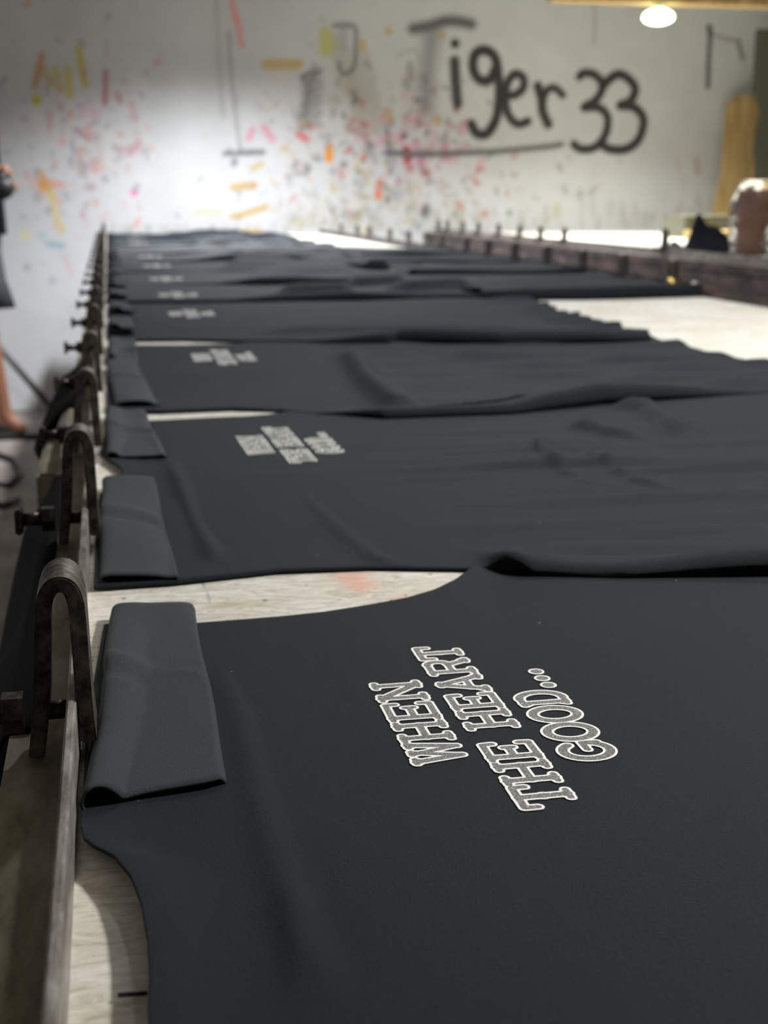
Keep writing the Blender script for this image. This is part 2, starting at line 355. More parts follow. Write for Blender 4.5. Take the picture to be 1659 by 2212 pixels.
    stroke(curve([(1252, 165), (1262, 158), (1285, 162), (1302, 185), (1288, 215), (1262, 232), (1292, 232), (1312, 252), (1308, 290), (1285, 318), (1255, 322), (1240, 312)]), 7.5, INK, .93, .35)
    stroke(curve([(1302, 185), (1330, 162), (1352, 166), (1372, 190), (1362, 218), (1340, 228), (1370, 232), (1390, 258), (1380, 300), (1352, 322), (1318, 322), (1300, 312)]), 8, INK, .93, .35)
    stroke([(838, 330), (900, 334), (960, 332), (1060, 328), (1130, 322), (1190, 316), (1212, 312)], 7, (0.13, 0.13, 0.13), .85, .7)
    stroke([(830, 330), (880, 332)], 5, (0.2, 0.2, 0.2), .6, .7)
    stroke([(860, 120), (895, 105), (910, 135), (905, 190)], 4, (0.35, 0.35, 0.35), .5, .8); stroke([(885, 140), (888, 170)], 9, (0.22, 0.22, 0.22), .6, .8)
    # dark fixture marks at upper right
    stroke([(1532, 58), (1535, 75)], 6.5, (0.06, 0.05, 0.07), .95, .3); stroke([(1534, 80), (1531, 130), (1529, 188)], 5.5, (0.12, 0.11, 0.13), .92, .35)
    stroke([(1545, 76), (1570, 84), (1593, 88)], 3, (0.25, 0.23, 0.22), .75, .6); stroke([(1595, 88), (1604, 126)], 5.5, (0.20, 0.22, 0.19), .85, .4)
    stroke([(1284, 10), (1286, 60), (1283, 95)], 4, (0.3, 0.3, 0.3), .5, .7)
    stroke([(1505, 345), (1507, 372)], 7, (0.55, 0.30, 0.28), .6, .6); stroke([(1462, 345), (1468, 372)], 6, (0.6, 0.42, 0.4), .5, .6)
    stroke([(1100, 460)], 7, (0.2, 0.22, 0.18), .7, .6); stroke([(1203, 445), (1200, 465)], 9, (0.5, 0.48, 0.25), .5, .7)
    # vertices, faces, colour
    V = np.stack([GX.ravel(), np.full(GX.size, WY), GZ.ravel() + TZ], 1)
    idx = np.arange(nx * nz).reshape(nz, nx)
    Q = np.stack([idx[:-1, :-1].ravel(), idx[:-1, 1:].ravel(), idx[1:, 1:].ravel(), idx[1:, :-1].ravel()], 1)
    me = bpy.data.meshes.new('wall_back'); nq = len(Q)
    me.vertices.add(len(V)); me.vertices.foreach_set('co', V.ravel())
    me.loops.add(nq * 4); me.loops.foreach_set('vertex_index', Q.ravel().astype(np.int32))
    me.polygons.add(nq); me.polygons.foreach_set('loop_start', np.arange(0, nq * 4, 4, dtype=np.int32)); me.polygons.foreach_set('loop_total', np.full(nq, 4, np.int32))
    me.update(); me.validate()
    at = me.color_attributes.new('paint', 'FLOAT_COLOR', 'POINT')
    at.data.foreach_set('color', np.concatenate([np.clip(col, 0, 1).reshape(-1, 3), np.ones((len(V), 1))], 1).ravel())
    m = mat('whitewashed_graffiti_wall', (0.7, 0.7, 0.7), 0.8)
    a = N(m, 'ShaderNodeAttribute'); a.attribute_name = 'paint'
    f = ntex(m, coords(m), 6, 6, 0.65)
    L(m, mix(m, 0.5, a.outputs['Color'], ramp(m, f, [(0.3, (0.86, 0.86, 0.87)), (0.6, (1, 1, 1))]), 'MULTIPLY'), bsdf(m).inputs['Base Color'])
    o = link('wall_back', me, m); tag(o, kind='structure')
    solid(o, 0.08, 1 if me.polygons[0].normal.y > 0 else -1)
build_wall()

# ------------------------------------------------------------------ tables
def table(x0, x1, ledge0, ledge1, y0, y1, label, near_rail=M_RAIL, far_rail=M_RAIL2):
    """ledge0/ledge1 = how far the board reaches past the rail plates; z measured from floor"""
    t = empty('printing_table', ((x0 + x1) / 2, (y0 + y1) / 2, 0)); cx, cy = (x0 + x1) / 2, (y0 + y1) / 2
    def B(mb, name, m, p=t):
        o = flat(name, mb, m, p); o.location = (-cx, -cy, TZ); return o
    B(MB().box(x0, x1, y0, y1, -0.022, 0), 'tabletop', M_TOP)
    B(MB().box(x0 - ledge0, x0 - .0002, y0, y1, -0.022, -0.0004), 'edge_board', M_CREAM if ledge0 < .03 else far_rail)
    B(MB().box(x1 + .0002, x1 + ledge1, y0, y1, -0.022, -0.0004), 'edge_board', M_CREAM)
    B(MB().box(x0 - .0022, x0 + .0006, y0, y1, -.002, .0205, .0006), 'edge_rail', near_rail)
    B(MB().box(x1 - .0006, x1 + .0022, y0, y1, -.002, .0205, .0006), 'edge_rail', far_rail)
    B(MB().box(x0 - ledge0 + .004, x0 - ledge0 + .026, y0, y1, -.075, -.0225), 'apron', far_rail if ledge0 > .03 else M_CREAM)
    B(MB().box(x1 - .03, x1 - .004, y0, y1, -.09, -.0225), 'apron', M_RAIL2)
    for xx in (x0 + .04, x1 - .10):
        for yy in (y0 + .1, y0 + (y1 - y0) / 3, y0 + (y1 - y0) * 2 / 3, y1 - .16):
            B(MB().box(xx, xx + .05, yy, yy + .05, -TZ, -.0226), 'leg', M_RAIL2)
    tag(t, label, 'table'); return t
XR = -0.0155       # inner face of the left rail
XQ = 0.965
table(XR, XQ, .021, .03, -0.6, 6.32, 'long whitewashed printing table covered with a row of dark shirt panels')
table(1.56, 3.05, .05, .03, 0.2, 6.45, 'white printing table at the right, behind the wide brown rail')

# cream timber bracket beyond the rail
mb = MB(); mb.box(-.056, -.0367, .93, 1.12, TZ - .06, TZ - .024, .003)
tag(flat('timber_bracket', mb, M_CREAM), 'cream painted timber block sticking out under the left table edge', 'bracket')

# ------------------------------------------------------------------ rail clips
def ribbon(pts, thick, y0, y1):
    pts = [np.array(p) for p in pts]; out = []; inn = []
    for i, p in enumerate(pts):
        t = pts[min(i + 1, len(pts) - 1)] - pts[max(i - 1, 0)]; t = t / np.linalg.norm(t); n = np.array((-t[1], t[0]))
        out.append(p + n * thick / 2); inn.append(p - n * thick / 2)
    bm = bmesh.new(); R = []
    for o_, i_ in zip(out, inn): R.append([bm.verts.new((o_[0], y0, o_[1])), bm.verts.new((o_[0], y1, o_[1])), bm.verts.new((i_[0], y1, i_[1])), bm.verts.new((i_[0], y0, i_[1]))])
    for a, b in zip(R[:-1], R[1:]):
        for k in range(4): bm.faces.new((a[k], a[(k + 1) % 4], b[(k + 1) % 4], b[k]))
    bm.faces.new(R[0][::-1]); bm.faces.new(R[-1])
    bmesh.ops.recalc_face_normals(bm, faces=bm.faces)
    sharp = [e for e in bm.edges if len(e.link_faces) == 2 and e.calc_face_angle() > 1.2]
    bmesh.ops.bevel(bm, geom=sharp, offset=thick * .12, segments=2, affect='EDGES')
    m = MB(); m.bm.free(); m.bm = bm; return m
YC = 0.372
cl_px = [(79, 1640), (88, 1540), (92, 1420), (92, 1330), (97, 1296), (109, 1272), (129, 1264), (149, 1272), (161, 1296), (167, 1330), (174, 1420), (183, 1530), (192, 1605)]
cl = [(X + .018, Z) for X, Z in (atY(px, py, YC) for px, py in cl_px)]
def catmull(pts, n=5):
    Q = [np.array(q, float) for q in ([pts[0]] + list(pts) + [pts[-1]])]; out = []
    for i in range(1, len(Q) - 2):
        p0, p1, p2, p3 = Q[i - 1:i + 3]
        for k in range(n):
            t = k / n; out.append(tuple(0.5 * (2 * p1 + (p2 - p0) * t + (2 * p0 - 5 * p1 + 4 * p2 - p3) * t * t + (3 * p1 - p0 - 3 * p2 + p3) * t ** 3)))
    out.append(tuple(Q[-1])); return out
cl = catmull(cl)
zmin = min(p[1] for p in cl); cl = [(x, z - min(0, zmin) * (1 - z / .055)) for x, z in cl]
ZB = 0.0135
def make_clip():
    root = empty('rail_clip')
    b = ribbon(cl, .0046, -.011, .011).build('bracket', M_STEEL, root)
    b.data.set_sharp_from_angle(angle=.6)
    MB().tube([(-.0075, 0, ZB), (.0012, 0, ZB)], .0028, 14).build('threaded_bolt', M_STEEL, root)
    n = 6; hexa = MB(); hexa.tube([(-.0185, 0, ZB), (-.0125, 0, ZB)], .0062, 6); flat('nut', hexa, M_STEEL, root)
    MB().tube([(-.027, 0, ZB), (-.0185, 0, ZB)], .0032, 12).build('bolt_shank', M_STEEL, root)
    h = MB(); h.box(-.0305, -.027, -.0065, .0065, ZB - .006, ZB + .006, .0008); flat('bolt_head', h, M_STEEL, root)
    return root
clip0 = make_clip(); used = [False]
def put_clip(x, y, rz, label, group, sc=1.0, tilt=0.0):
    o = clip0 if not used[0] else copy_tree(clip0); used[0] = True
    o.location = (x, y, TZ); o.rotation_euler = (0, tilt, rz); o.scale = (1, 1, sc)
    return tag(o, label, 'clip', group)
ORD = ['nearest', 'second', 'third', 'fourth', 'fifth', 'sixth', 'seventh', 'eighth', 'ninth', 'tenth', 'eleventh', 'twelfth', 'thirteenth', 'fourteenth', 'fifteenth', 'sixteenth', 'seventeenth', 'eighteenth', 'nineteenth', 'twentieth', 'twenty-first', 'twenty-second', 'twenty-third', 'twenty-fourth', 'twenty-fifth']
left_y = [.383, .632, .868, 1.12, 1.39, 1.67, 1.96] + [2.22 + .262 * k for k in range(16)]
for i, y in enumerate(left_y):
    lab = ('large brown steel U clip bolted on the left rail, nearest the camera' if i == 0 else
           'brown steel U clip on the left rail, %s from the camera' % ORD[i])
    put_clip(-.018 - .0000 * i, y, random.uniform(-.03, .03) if i > 1 else 0, lab, 'U clips along the left rail', 1.0 if i < 2 else random.uniform(.96, 1.04))
own_y = [2.24, 2.48, 2.71, 2.95, 3.20, 3.44, 3.66, 3.95, 4.15, 4.40, 4.71, 5.10, 5.35, 5.73]
for i, y in enumerate(own_y):
    put_clip(XQ + .0035, y, math.pi, 'dark upright clip on the far right rail of the shirt table, %s from the camera' % ORD[i], 'clips along the right rail of the shirt table')
for i, y in enumerate([3.67, 4.55, 4.82, 5.08, 5.37, 5.68, 5.94, 6.23, 6.40]):
    put_clip(1.5565, y, 0, ('tall dark clip on the white right-hand table rail, beside the black cloth heap' if i == 0 else 'dark upright clip on the right-hand table rail, %s from the camera' % ORD[i]),
             'clips along the rail of the right-hand table', 1.35 if i == 0 else 1.05)

# ------------------------------------------------------------------ shirt panels
def interp(pts):
    pts = sorted(pts); xs = [p[0] for p in pts]; ys = [p[1] for p in pts]
    return lambda x: np.interp(x, xs, ys)
def smoothstep(a, b, x):
    t = np.clip((x - a) / (b - a), 0, 1); return t * t * (3 - 2 * t)
def ridge(X, Y, pts, h, w, taper=0.25):
    """soft crease along a polyline (x, y metres)"""
    D = np.full_like(X, 9.); T = np.zeros_like(X); n = len(pts) - 1
    for i, ((x1, y1), (x2, y2)) in enumerate(zip(pts[:-1], pts[1:])):
        dx, dy = x2 - x1, y2 - y1; t = np.clip(((X - x1) * dx + (Y - y1) * dy) / (dx * dx + dy * dy), 0, 1)
        d = np.hypot(X - x1 - t * dx, Y - y1 - t * dy); k = d < D; D = np.where(k, d, D); T = np.where(k, (i + t) / n, T)
    env = smoothstep(0, taper, T) * smoothstep(0, taper, 1 - T)
    return h * env * np.exp(-(D / w) ** 2)
def waves(X, Y, seed, fx, fy, amp):
    r = np.random.RandomState(seed); a = 0
    for k in range(7):
        kx = fx * r.uniform(.3, 1.3) * (1 if r.rand() > .5 else -1); ky = fy * r.uniform(.5, 1.5)
        a = a + np.sin(kx * X + ky * Y + r.rand() * 6.28 + 1.2 * np.sin(kx * .6 * Y + r.rand() * 6))
    return amp * a / 3.5
def panel(name, near, far, left, XRt, nu, nv, zextra, curl, parent, seed, hem=0.004):
    """near, far: functions Y(X); left: X(v); XRt: hem X(v); curl: amplitude(X) of the rolled near edge"""
    us = np.linspace(0, 1, nu) ** 1.25; vs = np.linspace(0, 1, nv)
    U, Vv = np.meshgrid(us, vs)
    XL = left(Vv); XR_ = XRt(Vv); X = XL + (XR_ - XL) * U
    Yn = near(X); Yf = far(X); Y = Yn + (Yf - Yn) * Vv
    A = curl(X)
    dn = Y - Yn
    Z = .0014 + zextra(X, Y, U, Vv) + A * np.exp(-(dn / .022) ** 2)
    Z = np.maximum(Z, .0012)
    # four extra rows bend the near edge down to the table
    cy = [.0, -.35, -.5, -.45]; cz = [1.0, .75, .42, .12]
    rows = [np.stack([X, Y, Z], -1)]
    z0 = Z[0]
    ext = []
    for a, b in list(zip(cy, cz))[1:]:
        ext.append(np.stack([X[0], Y[0] + a * np.maximum(A[0], .0008), .0006 + (z0 - .0006) * b], -1))
    G = np.concatenate([np.array(ext[::-1]), rows[0]], 0)
    n1, n2 = G.shape[:2]
    idx = np.arange(n1 * n2).reshape(n1, n2)
    Q = np.stack([idx[:-1, :-1], idx[:-1, 1:], idx[1:, 1:], idx[1:, :-1]], -1).reshape(-1, 4)
    G[..., 2] += TZ
    o = mesh(name, G.reshape(-1, 3), Q.tolist(), M_FAB, parent)
    solid(o, .0009, 0)
    return o
def flap(YA, YB, profA, profB, parent, seed=0, n=46, skewA=None, name='folded_shoulder'):
    """cloth folded back over itself: profile (x,z) at the near end A and the far end B"""
    def res(p, n):
        p = np.array(p, float); C = [];
        q = np.vstack([2 * p[0] - p[1], p, 2 * p[-1] - p[-2]])
        m_ = len(p) - 1
        for t in np.linspace(0, m_, n):
            i = min(int(t), m_ - 1); f_ = t - i; p0, p1, p2, p3 = q[i:i + 4]
            C.append(0.5 * (2 * p1 + (p2 - p0) * f_ + (2 * p0 - 5 * p1 + 4 * p2 - p3) * f_ ** 2 + (3 * p1 - p0 - 3 * p2 + p3) * f_ ** 3))
        return np.array(C)
    a = res(profA, n); b = res(profB, n); rows = []
    r = np.random.RandomState(seed)
    ph = r.rand(4) * 6
    for k in range(44):
        t = k / 43; s = t ** .75
        c_ = a * (1 - s) + b * s
        wob = .0006 * np.sin(7 * t + ph[0] + np.linspace(0, 5, n)) * math.sin(math.pi * t)
        # diagonal crease pair
        u = np.linspace(0, 1, n); cr = (.0014 * np.exp(-((t - .70 + .22 * u) / .035) ** 2) - .0012 * np.exp(-((t - .62 + .22 * u) / .03) ** 2)) * (u > .25)
        yy = YA + (YB - YA) * t + (skewA(u) * (1 - t) if skewA else 0)
        if t > .93: yy = yy - .004 * ((t - .93) / .07) * ((np.abs(u - .62) / .38) ** 6)
        rows.append(np.stack([c_[:, 0] + .0004 * np.sin(9 * t + ph[1]), yy + 0 * u, np.maximum(c_[:, 1] + wob + cr, .0022 + .0020 * smoothstep(.18, .30, u) * smoothstep(1.0, .93, u)) + TZ], -1))
    G = np.array(rows); n1, n2 = G.shape[:2]; idx = np.arange(n1 * n2).reshape(n1, n2)
    Q = np.stack([idx[:-1, :-1], idx[1:, :-1], idx[1:, 1:], idx[:-1, 1:]], -1).reshape(-1, 4)
    o = mesh(name, G.reshape(-1, 3), Q.tolist(), M_BACK, parent); solid(o, .0009, 0)
    return o

# ---- the printed words, as one relief mesh cut from a distance field
def glyph_strokes(ch, w):
    """strokes ((p0,q0),(p1,q1),r) in millimetres, letter height 18.2"""
    H = 18.2; s = 1.55; S = []
    def ln(a, b, r=s): S.append((a, b, r))
    def serif(p, q, half=2.3): ln((p - half, q), (p + half, q), 1.15); S.append(((p, q + (1.0 if q < 9 else -1.0)), (p, q + (1.0 if q < 9 else -1.0)), 1.95))
    lo, hi = 2.0, H - 2.0; a, b = 3.9, w - 3.9
    def stem(p, bump_=True):
        ln((p, lo), (p, hi)); serif(p, lo); serif(p, hi)
        if bump_: S.append(((p, 9.1), (p, 9.1), 1.95))
    def arc(cx, cy, rx, ry, t0, t1, r=s, n=14):
        pts = [(cx + rx * math.cos(math.radians(t0 + (t1 - t0) * k / n)), cy + ry * math.sin(math.radians(t0 + (t1 - t0) * k / n))) for k in range(n + 1)]
        for p, q in zip(pts[:-1], pts[1:]): ln(p, q, r)
    if ch == 'H': stem(a); stem(b); ln((a, 9.1), (b, 9.1), 1.3)
    elif ch == 'E':
        stem(a - .2, False); ln((a, lo), (w - 2.2, lo), 1.2); ln((a, hi), (w - 2.2, hi), 1.2); ln((w - 2.2, lo), (w - 2.0, lo + 3.0), 1.3); ln((w - 2.2, hi), (w - 2.0, hi - 3.0), 1.3)
        ln((a, 9.1), (w - 5.2, 9.1), 1.2); S.append(((w - 5.2, 7.6), (w - 5.2, 10.6), 1.2))
    elif ch == 'T':
        c = w / 2; ln((c, lo), (c, hi)); serif(c, lo, 2.6); ln((2.2, hi), (w - 2.2, hi), 1.3); ln((2.0, hi), (2.0, hi - 3.6), 1.3); ln((w - 2.0, hi), (w - 2.0, hi - 3.6), 1.3); S.append(((c, 9.1), (c, 9.1), 2.0))
    elif ch == 'N': stem(3.3, False); stem(w - 3.3, False); ln((3.3, hi), (w - 3.3, lo), 1.7)
    elif ch == 'W':
        x = [2.6, w * .31, w * .5, w * .69, w - 2.6]; ln((x[0], hi), (x[1], lo), 1.55); ln((x[1], lo), (x[2], hi - 2), 1.3); ln((x[2], hi - 2), (x[3], lo), 1.3); ln((x[3], lo), (x[4], hi), 1.55)
        serif(x[0] + .4, hi, 1.6); serif(x[4] - .4, hi, 1.6); serif(x[2], hi, 1.2)
    elif ch == 'A': ln((3.2, lo), (w / 2, hi), 1.55); ln((w - 3.2, lo), (w / 2, hi), 1.7); ln((4.6, 6.8), (w - 4.6, 6.8), 1.1); serif(3.2, lo, 1.8); serif(w - 3.2, lo, 1.8); serif(w / 2, hi, 1.4)
    elif ch == 'R':
        stem(3.8, False); ln((3.8, hi), (w - 6, hi), 1.2); arc(w - 6, hi - 3.6, 3.0, 3.6, 90, -90); ln((w - 6, hi - 7.2), (3.8, hi - 7.2), 1.2); ln((w - 6.4, hi - 7.2), (w - 3.0, lo), 1.6); serif(w - 2.9, lo, 1.4)
    elif ch == 'O': arc(w / 2, 9.1, w / 2 - 2.3, 7.1, 0, 360, 1.75, 28)
    elif ch == 'D': ln((3.6, lo), (3.6, hi)); serif(3.0, lo, 1.3); serif(3.0, hi, 1.3); ln((3.6, hi), (w / 2, hi), 1.3); ln((3.6, lo), (w / 2, lo), 1.3); arc(w / 2 - .2, 9.1, w / 2 - 2.2, 7.2, 90, -90, 1.65)
    elif ch == 'G': arc(w / 2, 9.1, w / 2 - 2.3, 7.1, 38, 345, 1.75, 26); ln((w / 2 + .6, 8.6), (w - 2.2, 8.6), 1.3); ln((w - 2.3, 8.6), (w - 2.5, 4.2), 1.4)
    elif ch == '.': S.append(((0, 0), (0, 0), 2.0))
    return S
def build_print():
    # (letter, start along the reading direction, width, baseline X) all in mm relative to Y=.380, X=.109
    lines = [(96.2, [('W', 347.8, 17.6), ('H', 364.0, 17.4), ('E', 380.6, 17.0), ('N', 398.2, 18.0)]),
             (118.0, [('T', 313.8, 16.6), ('H', 329.0, 17.4), ('E', 345.4, 15.4), ('H', 369.4, 17.4), ('E', 386.0, 15.6), ('A', 401.0, 18.4), ('R', 418.4, 17.2), ('T', 433.8, 15.8)]),
             (140.0, [('G', 340.8, 16.2), ('O', 355.4, 16.2), ('O', 370.2, 15.6), ('D', 384.8, 15.0)])]
    dots = [(403.2, 137.0), (409.8, 137.0), (416.5, 137.0)]
    p0, p1, x0, x1 = 308, 454, 73, 145; d = 0.42
    pv = np.arange(p0, p1, d); xv = np.arange(x0, x1, d); PP, XX = np.meshgrid(pv, xv); D = np.full_like(PP, 99.)
    def seg(a, b, r):
        nonlocal D
        lo = min(a[0], b[0]) - r - 4; hi = max(a[0], b[0]) + r + 4; k0, k1 = np.searchsorted(pv, [lo, hi])
        lo2 = min(a[1], b[1]) - r - 4; hi2 = max(a[1], b[1]) + r + 4; j0, j1 = np.searchsorted(xv, [lo2, hi2])
        x = PP[j0:j1, k0:k1]; y = XX[j0:j1, k0:k1]
        dx, dy = b[0] - a[0], b[1] - a[1]; t = np.clip(((x - a[0]) * dx + (y - a[1]) * dy) / (dx * dx + dy * dy + 1e-9), 0, 1)
        D[j0:j1, k0:k1] = np.minimum(D[j0:j1, k0:k1], np.hypot(x - a[0] - t * dx, y - a[1] - t * dy) - r)
    for base, letters in lines:
        for ch, st, w in letters:
            for a, b, r in glyph_strokes(ch, w): seg((st + a[0], base - a[1]), (st + b[0], base - b[1]), r * .70)
    for y, x in dots: seg((y, x), (y, x), 1.9)
    OUT = 0.90
    V = []; Fc = []; Sd = []; cache = {}
    def vert(key, x, y, s):
        if key not in cache: cache[key] = len(V); V.append(((y - 109) / 1000, (x - 380) / 1000, 0)); Sd.append(s)
        return cache[key]
    ny, nx = D.shape; E = D - OUT
    inside = E < 0
    cells = np.argwhere(inside[:-1, :-1] | inside[1:, :-1] | inside[:-1, 1:] | inside[1:, 1:])
    for j, i in cells:
        cs = [(j, i), (j, i + 1), (j + 1, i + 1), (j + 1, i)]; poly = []
        for a, b in zip(cs, cs[1:] + cs[:1]):
            ea, eb = E[a], E[b]
            if ea < 0: poly.append(vert(a, PP[a], XX[a], D[a]))
            if (ea < 0) != (eb < 0):
                t = ea / (ea - eb); k = (min(a, b), max(a, b))
                poly.append(vert(k, PP[a] + (PP[b] - PP[a]) * t, XX[a] + (XX[b] - XX[a]) * t, OUT))
        if len(poly) >= 3: Fc.append(poly[::-1])
    me = bpy.data.meshes.new('printed_lettering'); me.from_pydata(V, [], Fc); me.update()
    at = me.attributes.new('dist', 'FLOAT', 'POINT'); at.data.foreach_set('value', Sd)
    m = mat('silver_glitter_print', (0.8, 0.8, 0.8), 0.5, Specular_IOR_Level=0.8)
    a = N(m, 'ShaderNodeAttribute'); a.attribute_name = 'dist'
    v = coords(m); g = ntex(m, v, 2600, 2, .6)
    grey = ramp(m, g, [(0.42, (0.03, 0.029, 0.025)), (0.56, (0.12, 0.116, 0.105)), (0.70, (0.6, 0.59, 0.56))])
    sep = ramp(m, a.outputs['Fac'], [(0.08, (0, 0, 0)), (0.22, (1, 1, 1))])
    L(m, mix(m, sep, grey, (0.92, 0.92, 0.88)), bsdf(m).inputs['Base Color'])
    me.materials.append(m); return me
PRINT = build_print()
def put_print(parent, x, y, rz=0.0, z=.0032):
    o = bpy.data.objects.new('printed_lettering', PRINT); COL.objects.link(o); o.parent = parent
    o.location = (x, y, TZ + z) if parent is None else (x, y, TZ + z); o.rotation_euler = (0, 0, rz)
    o['label'] = 'white outlined silver lettering reading WHEN THE HEART GOOD'
    md = o.modifiers.new('thick', 'SOLIDIFY'); md.thickness = .00015; md.offset = 1
    return o
def flatten(X, Y, cx, cy, zz):   # keeps the cloth level under the print
    m_ = smoothstep(.055, .035, np.abs(X - cx)) * smoothstep(.10, .075, np.abs(Y - cy)); return zz * (1 - m_)
def shirt(label): 
    o = empty('shirt_panel', (0, 0, 0)); return tag(o, label, 'shirt', 'dark shirt panels laid along the table')

# ---- shirt 1 (nearest)
s1 = shirt('dark shirt panel nearest the camera, with large readable silver lettering')
far1 = interp([(P(x, y)) for x, y in ((425, 1356), (500, 1350), (600, 1342), (700, 1331), (800, 1315), (880, 1300), (940, 1283), (985, 1262), (1010, 1243))] + [(-.02, .500), (.006, .500), (.16, .560), (.2, .575), (.4, .60), (.7, .60)])
nk = [P(x, y, .005) for x, y in ((320, 2200), (322, 2120), (318, 2040), (305, 1965), (283, 1905), (245, 1858), (205, 1838), (180, 1815), (174, 1780))]
nk = sorted([(y, x) for x, y in nk]) 
nyy = [0.02, .06, .10, .14, .19] + [p[0] for p in nk] + [.40, .505]; nxx = [-.012, -.012, -.006, .0, .0012] + [p[1] for p in nk] + [-.0133, -.008]
NY1, FY1 = -.03, .545
left1 = lambda v: np.interp(NY1 + (.500 - NY1) * v, nyy, nxx)
creases1 = [[P(x, y) for x, y in ((455, 1400), (520, 1560), (560, 1740), (600, 1880), (660, 2060), (720, 2212))],
            [P(x, y) for x, y in ((620, 1900), (640, 2050), (650, 2212))]]
def z1(X, Y, U, Vv):
    z = waves(X, Y, 3, 26, 20, .0007)
    z = z + ridge(X, Y, creases1[0], .0015, .0052, .2) - ridge(X, Y, [(a + .007, b) for a, b in creases1[0]], .0005, .005, .2)
    z = z + ridge(X, Y, creases1[1], .0009, .004, .3)
    dl = U * .66
    z = flatten(X, Y, .109, .38, z)
    z = z + .0042 * np.exp(-((X - left1((Y - NY1) / (.5 - NY1))) / .012) ** 2) * smoothstep(.36, .30, Y) * smoothstep(.1, .16, Y)
    return z
panel('cloth', lambda X: NY1 + 0 * X, far1, left1, lambda v: .655 + 0 * v, 300, 300, z1, lambda X: .0 * X + .001, s1, 1)
def prof(pts, Y): return [atY(px, py, Y) for px, py in pts]
# near end of the folded shoulder, seen as an S: loop, dip, lifted corner
SK = lambda u: np.interp(u, [0, .35, .6, 1], [.0, .0, .006, .014])
A1px = ([(300, 1760), (255, 1768), (210, 1768), (184, 1752), (180, 1728), (196, 1704), (225, 1699), (252, 1712), (275, 1733), (305, 1744), (345, 1736), (400, 1716), (450, 1698), (476, 1694), (491, 1700)])
A1 = [atY(px_, py_, .333 + SK(i_ / (len(A1px) - 1))) for i_, (px_, py_) in enumerate(A1px)]
B1 = [(.010, .0032), (.004, .0031), (-.001, .0031), (-.0045, .0034), (-.0050, .0046), (-.0030, .0058), (.001, .0060), (.005, .0058), (.009, .0054), (.013, .0053), (.017, .0052), (.021, .0050), (.024, .0046), (.0255, .0040), (.0262, .0030)]
flap(.333, .512, A1, B1, s1, 1, skewA=SK)
put_print(s1, .109, .380, 0, .0020)

# ---- shirt 2
s2 = shirt('dark shirt panel, second from the camera, between the two largest white gaps')
near2 = interp([(-.02, .551), P(380, 1256, .002), P(600, 1241), P(800, 1233), P(1010, 1236), P(1060, 1240), (.17, .535), (.21, .524), (.28, .517), (.4, .510), (.7, .50)])
far2 = interp([(-.02, .975), P(380, 912), P(450, 908), P(520, 905), P(575, 901), P(612, 896), (.16, 1.03), (.7, 1.12)])
nyy2 = [.56, .70, .742, .765, .785, .81, .835, .87, .98]; nxx2 = [-.0125, -.0125, -.011, -.004, .0028, -.001, -.008, -.0115, -.006]
left2 = lambda v: np.interp(.561 + (.975 - .561) * v, nyy2, nxx2)
def z2(X, Y, U, Vv):
    z = waves(X, Y, 8, 18, 22, .0006)
    z = z + .5 * smoothstep(.12, .25, X) * (waves(X, Y, 9, 12, 170, .0042) + waves(X, Y, 19, 34, 80, .0042)) * smoothstep(.95, .75, Y)
    for pts, h, w_ in (([(1190, 945), (1170, 975), (1200, 1010), (1250, 1045), (1290, 1060)], .0048, .0052), ([(1225, 968), (1300, 1000), (1370, 1045), (1480, 1072)], .0045, .0052),
                      ([(1300, 885), (1390, 890), (1460, 925), (1530, 975)], .010, .013), ([(1230, 925), (1300, 940), (1400, 960)], .007, .009),
                      ([(355, 985), (392, 1060), (425, 1140), (455, 1200), (470, 1240)], .0034, .0045), ([(640, 1060), (720, 1140), (800, 1210), (860, 1240)], .0022, .005)):
        q = [P(*p) for p in pts]; z = z + ridge(X, Y, q, h, w_) - ridge(X, Y, [(a, b - w_ * 1.5) for a, b in q], h * .35, w_)
    z = flatten(X, Y, .110, .868, z)
    z = z + .0022 * np.exp(-(U / .02) ** 2) * smoothstep(.74, .77, Y) * smoothstep(.86, .82, Y)
    return z
def curl2(X): return .0006 + .0095 * smoothstep(.155, .172, X) * (1 - .15 * np.sin(X * 40)) + .004 * np.exp(-((X - .163) / .006) ** 2)
panel('cloth', near2, far2, left2, lambda v: .655 + 0 * v, 280, 190, z2, curl2, s2, 2)
A2 = prof([(352, 1263), (300, 1268), (250, 1266), (222, 1260), (217, 1250), (232, 1243), (262, 1242), (300, 1242), (335, 1243), (362, 1247), (378, 1252), (383, 1256), (385, 1260)], .553)
B2 = [(.006, .0042), (.002, .004), (-.003, .004), (-.0085, .0042), (-.0092, .0056), (-.007, .0072), (-.002, .0074), (.004, .0072), (.009, .0068), (.013, .0064), (.0165, .006), (.0185, .0054), (.019, .0042)]
flap(.553, .757, A2, B2, s2, 2)
A2b = prof([(300, 998), (270, 999), (248, 998), (234, 992), (231, 984), (240, 977), (252, 979), (262, 988), (275, 996), (295, 997), (318, 992), (338, 985), (352, 982), (363, 987)], .832)
B2b = [(.008, .0042), (.004, .0042), (.0, .0042), (-.0065, .0044), (-.008, .0062), (-.005, .009), (.0, .0085), (.004, .0068), (.008, .0060), (.012, .006), (.016, .0062), (.019, .006), (.0205, .0054), (.021, .0046), (.021, .004)]
flap(.832, 1.01, A2b, B2b, s2, 5)
put_print(s2, .1105, .868, 0.02, .0020)

